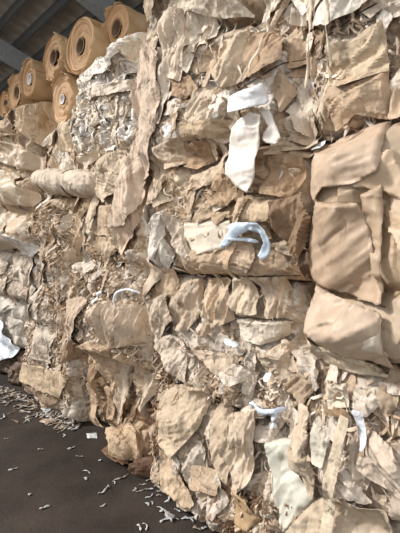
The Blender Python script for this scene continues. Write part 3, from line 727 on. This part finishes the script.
crumple_ball('paper_bag', 149, 472, .13, .07, .05, (110, 82, 62), 'small dark brown crumpled bag lying low in front of the gap', 'paper bag', 9, az=.3)

def floor_sheet(name, poly, color, label, cat, z=.012, amp=.6, seed=1, arch=.0, group=None, mat=None, res=.006):
    P = np.array([floor_at(x, y) for x, y in poly]); mn = P.min(0); mx = P.max(0); c = P.mean(0)
    nx = max(5, int((mx[0]-mn[0])/res)); ny = max(5, int((mx[1]-mn[1])/res))
    x, y = np.meshgrid(np.linspace(mn[0], mx[0], nx), np.linspace(mn[1], mx[1], ny), indexing='ij')
    m = inpoly(x+.004*vnoise(x*60, y*60, seed), y+.004*vnoise(x*60, y*60, seed+1), P)
    d = np.hypot(x-c[0], y-c[1])/max(.01, np.hypot(*(mx-mn))/2)
    zz = np.maximum(.002, z*.4+crumple(x, y, seed, .5, 2, amp)+arch*np.clip(1-d*d, 0, 1))
    cm = m[:-1, :-1] & m[1:, 1:] & m[1:, :-1] & m[:-1, 1:]
    if not cm.any(): return None
    idx = -np.ones(x.shape, int); use = np.zeros(x.shape, bool)
    use[:-1, :-1] |= cm; use[1:, 1:] |= cm; use[1:, :-1] |= cm; use[:-1, 1:] |= cm
    idx[use] = np.arange(use.sum())
    v = np.stack([x[use]-c[0], y[use]-c[1], zz[use]], -1)
    q = np.stack([idx[:-1, :-1], idx[:-1, 1:], idx[1:, 1:], idx[1:, :-1]], -1)[cm]
    o = link(name, v, q, mat or PAPER, None, np.tile(lin(color), (len(v), 1))); o.location = (c[0], c[1], 0)
    md = o.modifiers.new('thickness', 'SOLIDIFY'); md.thickness = .001; md.offset = 1
    return tag(o, label, cat, group)
floor_sheet('paper_sheet', [(100, 452), (110, 446), (118, 450), (126, 458), (130, 466), (122, 470), (108, 462)], (126, 96, 72), 'dark brown sheet lying flat in front of the folded tan bag', 'paper', arch=.03, seed=4)
floor_sheet('paper_scrap', [(86, 434), (97, 433), (98, 439), (87, 439)], (232, 234, 234), 'flat white rectangular scrap on the floor near the left foot of the stack', 'paper scrap', seed=5, amp=.2)
floor_sheet('paper_scrap', [(108, 448), (118, 446), (122, 454), (114, 451)], (226, 226, 222), 'white scrap on the edge of the flat dark brown sheet', 'paper scrap', seed=6, z=.06, arch=.02)
floor_sheet('paper_scrap', [(128, 458), (138, 456), (141, 460), (131, 463)], (230, 230, 228), 'white scrap leaning on the folded tan bag', 'paper scrap', seed=7, arch=.02)
floor_sheet('paper_scrap', [(142, 474), (155, 465), (156, 470), (148, 479)], (228, 232, 236), 'white triangular scrap at the foot of the dark brown bag', 'paper scrap', seed=8, arch=.02)
floor_sheet('paper_scrap', [(38, 423), (50, 419), (56, 422), (46, 427)], (206, 184, 160), 'pale tan curled scrap on the floor below the foot panel', 'paper scrap', seed=9, arch=.02)

floor_sheet('paper_scrap', [(40, 411), (50, 405), (54, 410), (46, 416)], (214, 216, 218), 'white folded scrap at the top of the drift, under the tan foot panel', 'paper scrap', seed=21, arch=.03)
floor_sheet('paper_scrap', [(60, 414), (72, 405), (78, 403), (74, 412), (64, 419)], (218, 220, 222), 'largest white scrap, leaning at the foot of the left stack', 'paper scrap', seed=22, arch=.04)
floor_sheet('paper_scrap', [(162, 508), (170, 516), (176, 518), (172, 524), (165, 520)], (200, 198, 192), 'pale ragged scrap on the floor near the bottom edge of the picture', 'paper scrap', seed=23, arch=.02)
# scattered scraps, one object each
r = random.Random(42)
def scrap(px, py, L, wd, a, color, name, label, group):
    x0, y0 = floor_at(px, py); n = 8; pts = []; x = y = 0; ang = a; bend = r.gauss(0, .3); up = r.uniform(.2, 1)
    for q in range(n):
        pts.append((x, y, .006+.5*wd*up*abs(math.sin(q*.9+a)))); x += math.cos(ang)*L/(n-1); y += math.sin(ang)*L/(n-1); ang += bend+r.gauss(0, .35)
    pts = np.array(pts); pts[:, :2] -= pts[:, :2].mean(0)
    v, f = ribbon_geo(pts, wd, (0.1, 0.1, 1), r.random()*6, .5); v[:, 2] = np.maximum(v[:, 2], .002)
    o = link(name, v, f, SHRED, None, np.tile(lin(color), (len(v), 1))); o.location = (x0, y0, 0)
    md = o.modifiers.new('thickness', 'SOLIDIFY'); md.thickness = .001; md.offset = 1
    return tag(o, label, 'paper scrap', group)
WS = [(196, 196, 194), (172, 164, 154), (158, 142, 122)]
near = [(114, 484), (108, 487), (120, 479), (104, 492), (86, 480), (80, 456), (40, 450), (72, 448), (88, 472), (103, 507), (44, 508), (30, 496), (143, 486), (141, 491), (150, 490), (158, 497), (152, 503),
        (161, 511), (165, 519), (172, 521), (168, 514), (140, 529), (146, 528), (160, 492), (168, 500), (176, 498), (183, 505), (178, 512), (188, 520), (196, 519), (152, 480), (160, 477), (155, 484), (193, 508),
        (135, 490), (125, 476), (64, 436), (70, 428), (56, 430), (78, 422), (6, 440), (12, 470), (100, 462), (204, 528), (197, 530), (149, 497), (147, 505), (172, 492), (180, 500)]
for (px, py) in near:
    scrap(px+r.uniform(-1, 1), py+r.uniform(-1, 1), r.uniform(.03, .10), r.uniform(.007, .018), r.uniform(-.6, .9), WS[min(2, int(abs(r.gauss(0, 1.0))))], 'paper_scrap',
          'loose white or cream torn paper scrap scattered on the open dark floor', 'scraps scattered on the open floor')
for k in range(210):
    t = r.random(); px = r.uniform(-4, 78); py = 385+px*.42+abs(r.gauss(0, 11))
    if py > 430: continue
    scrap(px, py, r.uniform(.05, .16), r.uniform(.008, .024), r.uniform(-1, 1.5), r.choice([(180, 158, 132), (150, 126, 102), (180, 170, 156), (196, 196, 194), (118, 96, 76), (150, 126, 102)]), 'paper_scrap',
          'torn paper scrap in the drift along the left foot of the stack', 'scraps in the drift at the left')
for k in range(60):
    px = r.uniform(160, 225); py = 476+(px-160)*.62+r.uniform(0, 14)
    scrap(px, py, r.uniform(.04, .12), r.uniform(.01, .025), r.uniform(-1, 1.5), r.choice([(206, 186, 162), (186, 160, 132), (214, 200, 180), (168, 142, 114)]), 'paper_scrap',
          'brownish torn scrap at the foot of the tall crumpled bale in the middle', 'scraps at the foot of the middle bale')

# ================================================================== rolls
def roll_mat():
    m, nt, b = nodes('rolled_kraft_paper'); n = nt.nodes; l = nt.links
    tc = n.new('ShaderNodeTexCoord'); ns = n.new('ShaderNodeTexNoise'); ns.inputs['Scale'].default_value = 6; ns.inputs['Detail'].default_value = 6
    l.new(tc.outputs['Object'], ns.inputs['Vector'])
    r = n.new('ShaderNodeValToRGB'); e = r.color_ramp.elements
    e[0].position = .3; e[0].color = (*lin((196, 156, 106)), 1); e[1].position = .75; e[1].color = (*lin((232, 202, 156)), 1)
    l.new(ns.outputs['Fac'], r.inputs[0]); l.new(r.outputs[0], b.inputs['Base Color'])
    b.inputs['Roughness'].default_value = .6
    bp = n.new('ShaderNodeBump'); bp.inputs['Strength'].default_value = .3; bp.inputs['Distance'].default_value = .02
    l.new(ns.outputs['Fac'], bp.inputs['Height']); l.new(bp.outputs[0], b.inputs['Normal'])
    return m
ROLL = roll_mat()
def end_mat():
    m, nt, b = nodes('roll_end_layers'); n = nt.nodes; l = nt.links
    tc = n.new('ShaderNodeTexCoord')
    ln = n.new('ShaderNodeVectorMath'); ln.operation = 'LENGTH'
    mp = n.new('ShaderNodeMapping'); mp.inputs['Scale'].default_value = (1, 0, 1)
    l.new(tc.outputs['Object'], mp.inputs['Vector']); l.new(mp.outputs[0], ln.inputs[0])
    ns = n.new('ShaderNodeTexNoise'); ns.noise_dimensions = '1D'; ns.inputs['Scale'].default_value = 70; ns.inputs['Detail'].default_value = 3
    l.new(ln.outputs['Value'], ns.inputs['W'])
    r = n.new('ShaderNodeValToRGB'); e = r.color_ramp.elements
    e[0].position = .35; e[0].color = (*lin((176, 126, 76)), 1); e[1].position = .7; e[1].color = (*lin((226, 186, 136)), 1)
    l.new(ns.outputs['Fac'], r.inputs[0]); l.new(r.outputs[0], b.inputs['Base Color']); b.inputs['Roughness'].default_value = .7
    bp = n.new('ShaderNodeBump'); bp.inputs['Strength'].default_value = .5; bp.inputs['Distance'].default_value = .01
    l.new(ns.outputs['Fac'], bp.inputs['Height']); l.new(bp.outputs[0], b.inputs['Normal'])
    return m
REND = end_mat()
CORE = plain('cardboard_core', (120, 92, 66), .8)
COREW = plain('white_core', (232, 228, 220), .8)

def roll(px, py, Y, r, L, label, seed, core=.075, white=False, sag=.045, az=0.0):
    """local +Y runs along the roll, away from the viewer"""
    rr = ray(px, py); p = rr/rr[1]*Y; p[2] += CAMH
    rg = np.random.RandomState(seed)
    def rim(th, y):   # slightly dented outline
        return r*(1+sag*np.sin(2*th+seed)+sag*.5*np.sin(3*th+seed*2)+.012*vnoise(th*5, y*9+0*th, seed))
    nt_ = 72; ny = 26; th = np.linspace(0, 2*math.pi, nt_, endpoint=False); ys = np.linspace(0, L, ny)
    T, Yy = np.meshgrid(th, ys, indexing='ij')
    R_ = rim(T, Yy)+.022*facet(T*2.2, Yy*5, seed)+.012*facet(T*6, Yy*14, seed+1)
    v = np.stack([R_*np.cos(T), Yy, R_*np.sin(T)], -1).reshape(-1, 3)
    i, j = np.meshgrid(np.arange(nt_), np.arange(ny-1), indexing='ij'); i2 = (i+1) % nt_
    f = np.stack([i*ny+j, i*ny+j+1, i2*ny+j+1, i2*ny+j], -1).reshape(-1, 4)
    body = link('paper_roll', v, f, ROLL)
    body.location = p; body.rotation_euler = (0, 0, math.atan2(-(-N[0]), -N[1])+az)
    # both ends: telescoped windings around the core hole
    for end in (0, 1):
        nr = 18; rad = np.linspace(core/r, 1, nr)
        T, Q = np.meshgrid(th, rad, indexing='ij')
        y = .008*vnoise(Q*40, T*0, seed)+.03*vnoise(Q*9, T*0, seed+1)+.03*(1-Q)+.02*facet(T*2, Q*5, seed+2)
        y = y if end == 0 else L-y
        rim0 = rim(T, np.full_like(T, 0 if end == 0 else L))+(.0)
        RQ = core+(rim0-core)*(Q-core/r)/(1-core/r)
        v = np.stack([RQ*np.cos(T), y, RQ*np.sin(T)], -1).reshape(-1, 3)
        i, j = np.meshgrid(np.arange(nt_), np.arange(nr-1), indexing='ij'); i2 = (i+1) % nt_
        f = np.stack([i*nr+j, i*nr+j+1, i2*nr+j+1, i2*nr+j], -1).reshape(-1, 4)
        link('roll_end', v, f, REND, body)
    # torn outer wrap hanging off the winding
    t0 = seed*1.3; na, nb_ = 60, 30
    A, Q = np.meshgrid(np.linspace(t0, t0+3.6, na), np.linspace(0, 1, nb_), indexing='ij')
    front = -.025+.05*vnoise(A*2.5, A*0, seed)+.03*vnoise(A*9, A*0, seed+2)
    y = front+Q*(L*.6-front)+.05*vnoise(A*4, Q*0+3, seed)*Q
    edgeup = np.clip(1-np.minimum(A-t0, t0+3.6-A)/.35, 0, 1)
    R2 = rim(A, y)*(1.035+.05*vnoise(A*3, Q*4, seed+5)+.03*facet(A*5, Q*8, seed))+.03*edgeup*(vnoise(Q*5, A*0, seed)+.5)
    v = np.stack([R2*np.cos(A), y, R2*np.sin(A)], -1).reshape(-1, 3)
    i, j = np.meshgrid(np.arange(na-1), np.arange(nb_-1), indexing='ij')
    f = np.stack([i*nb_+j, i*nb_+j+1, (i+1)*nb_+j+1, (i+1)*nb_+j], -1).reshape(-1, 4)
    wr = link('torn_wrap', v, f, ROLL, body); md = wr.modifiers.new('thickness', 'SOLIDIFY'); md.thickness = .003
    # core tube with thickness
    k = 32; V = []; 
    for rad, y in ((core, .0), (core*.8, .0), (core*.8, L), (core, L)):
        for q in range(k):
            a = q/k*2*math.pi; V.append((rad*math.cos(a), y, rad*math.sin(a)))
    f = []
    for a in range(3):
        for q in range(k): f.append([a*k+q, a*k+(q+1) % k, (a+1)*k+(q+1) % k, (a+1)*k+q])
    link('core_tube', np.array(V), np.array(f), COREW if white else CORE, body)
    tag(body, label, 'paper roll', 'paper rolls lying on top of the stack')
    return body
roll(116, 28, 3.36, .175, .85, 'highest tan paper roll, farthest right, on the cream-white bale', 1, .07, sag=.02)
roll(80, 46, 3.52, .235, .85, 'large tan paper roll second from the right, left of the highest roll', 2, .07)
roll(53, 57, 3.84, .205, .85, 'paper roll lying on top of the roll with the white core', 3, .07, sag=.05)
roll(62, 99, 3.74, .215, .85, 'paper roll with a white core, underneath another roll', 4, .045, True)
roll(29, 79, 4.3, .18, .85, 'dented paper roll with a grey-white core, left of the two stacked rolls', 5, .06, True, sag=.05)
roll(16, 92, 4.62, .18, .85, 'smaller paper roll half hidden, third from the left edge', 6, .06)
roll(5, 104, 5.0, .15, .8, 'small distant paper roll nearest the left edge', 7, .05)

# ================================================================== shell
def box_geo(p0, ax, ay, az):
    p0 = np.array(p0, float); ax = np.array(ax, float); ay = np.array(ay, float); az = np.array(az, float)
    v = [p0+ax*i+ay*j+az*k for i in (0, 1) for j in (0, 1) for k in (0, 1)]
    f = [(0, 1, 3, 2), (4, 6, 7, 5), (0, 4, 5, 1), (2, 3, 7, 6), (0, 2, 6, 4), (1, 5, 7, 3)]
    return np.array(v), f
def floor_mat():
    m, nt, b = nodes('dirty_concrete'); n = nt.nodes; l = nt.links
    tc = n.new('ShaderNodeTexCoord')
    a = n.new('ShaderNodeTexNoise'); a.inputs['Scale'].default_value = 1.6; a.inputs['Detail'].default_value = 9; a.inputs['Roughness'].default_value = .6
    c = n.new('ShaderNodeTexNoise'); c.inputs['Scale'].default_value = 45; c.inputs['Detail'].default_value = 6
    l.new(tc.outputs['Object'], a.inputs['Vector']); l.new(tc.outputs['Object'], c.inputs['Vector'])
    r = n.new('ShaderNodeValToRGB'); e = r.color_ramp.elements
    e[0].position = .3; e[0].color = (*lin((44, 36, 31)), 1); e[1].position = .72; e[1].color = (*lin((86, 75, 66)), 1)
    l.new(a.outputs['Fac'], r.inputs[0])
    mx = n.new('ShaderNodeMix'); mx.data_type = 'RGBA'; mx.blend_type = 'MULTIPLY'; mx.inputs[0].default_value = .5
    l.new(r.outputs[0], mx.inputs[6]); l.new(c.outputs['Color'], mx.inputs[7])
    l.new(mx.outputs[2], b.inputs['Base Color']); b.inputs['Roughness'].default_value = .75
    b.inputs['Specular IOR Level'].default_value = .25
    bp = n.new('ShaderNodeBump'); bp.inputs['Strength'].default_value = .4; bp.inputs['Distance'].default_value = .01
    l.new(c.outputs['Fac'], bp.inputs['Height']); l.new(bp.outputs[0], b.inputs['Normal'])
    return m
def slab(name, s0, s1, w0, w1, z0, z1, mat, slope=0.0, kind='structure'):
    pts = []
    for s in (s0, s1):
        for w in (w0, w1):
            for z in (z0, z1):
                pts.append(W(s, z+slope*w, w))
    f = [(0, 1, 3, 2), (4, 6, 7, 5), (0, 4, 5, 1), (2, 3, 7, 6), (0, 2, 6, 4), (1, 5, 7, 3)]
    o = link(name, np.array(pts), f, mat, None, None, False)
    if kind: o['kind'] = kind
    return o
slab('floor', -5, 14, -3, 9, -.1, 0, floor_mat())
ROOFZ = 5.0; SL = .287
def roof_mat():
    m, nt, b = nodes('ribbed_roof_sheet'); n = nt.nodes; l = nt.links
    tc = n.new('ShaderNodeTexCoord'); 
    ns = n.new('ShaderNodeTexNoise'); ns.inputs['Scale'].default_value = 3; ns.inputs['Detail'].default_value = 8
    l.new(tc.outputs['Object'], ns.inputs['Vector'])
    r = n.new('ShaderNodeValToRGB'); e = r.color_ramp.elements
    e[0].color = (*lin((176, 170, 158)), 1); e[1].color = (*lin((214, 206, 192)), 1)
    l.new(ns.outputs['Fac'], r.inputs[0]); l.new(r.outputs[0], b.inputs['Base Color']); b.inputs['Roughness'].default_value = .6
    return m
# corrugated roof sheet: ribs run down the slope
ns_ = 900; ss = np.linspace(-3, 13, ns_); prof = .018*np.sign(np.sin(ss*2*math.pi/.25))*np.minimum(1, np.abs(np.sin(ss*2*math.pi/.25))*2.5)
v = []
for w in (-2.6, 2.2):
    for z_ in (0, .004):
        v.append(np.stack([P0[0]+ss*D[0]+w*N[0], P0[1]+ss*D[1]+w*N[1], ROOFZ+SL*w+prof+z_], -1))
v = np.vstack(v); i = np.arange(ns_-1)
f = np.vstack([np.stack([a*ns_+i, a*ns_+i+1, b*ns_+i+1, b*ns_+i], -1) for a, b in ((0, 2), (1, 3), (0, 1), (2, 3))])
o = link('ceiling', v, f, roof_mat(), None, None, False); o['kind'] = 'structure'
for k in range(13):
    w = -2.02+.31*k+.04
    slab('trim_%d' % (k+1), -3, 13, w, w+.035, ROOFZ-.16, ROOFZ-.03, STEEL, SL)
for k, s in enumerate((1.05, 3.2, 5.4, 7.6, 9.8)):
    slab('trim_%d' % (k+16), s, s+.16, -2.5, 2.15, ROOFZ-.40, ROOFZ-.17, BEAM, SL)
slab('wall_back', -3, 13, -2.7, -2.6, 0, ROOFZ-.75, plain('block_wall', (120, 114, 104), .9), 0)
slab('wall_left', 13, 13.1, -2.6, 2.2, 0, 5.2, plain('block_wall_end', (110, 106, 98), .9), 0)

# ================================================================== light
w = bpy.data.worlds.new('sky'); bpy.context.scene.world = w; w.use_nodes = True
bg = w.node_tree.nodes['Background']; bg.inputs[0].default_value = (.97, .98, 1, 1); bg.inputs[1].default_value = 1.0
def sun(az_from_normal, elev, strength, angle, color):
    a = math.radians(az_from_normal)
    h = N*math.cos(a)+D*math.sin(a); e = math.radians(elev)
    d = Vector((h[0]*math.cos(e), h[1]*math.cos(e), math.sin(e)))
    L = bpy.data.lights.new('sun', 'SUN'); L.energy = strength; L.angle = math.radians(angle); L.color = color
    o = bpy.data.objects.new('sun', L); C.objects.link(o); o.rotation_euler = d.to_track_quat('Z', 'Y').to_euler(); o.location = (0, 0, 9)
sun(46, 37, 3.6, 10, (1, .97, .94))

cam = bpy.data.cameras.new('camera'); co = bpy.data.objects.new('camera', cam); C.objects.link(co)
co.location = (0, 0, CAMH); co.rotation_euler = (math.pi/2-PITCH, 0, 0)
cam.sensor_fit = 'VERTICAL'; cam.sensor_height = 36; cam.lens = 36*F/533; cam.clip_start = .05
sc = bpy.context.scene; sc.camera = co
sc.view_settings.view_transform = 'Standard'; sc.view_settings.look = 'None'; sc.view_settings.gamma = 1
sc.view_settings.use_curve_mapping = False; sc.view_settings.exposure = 0.14
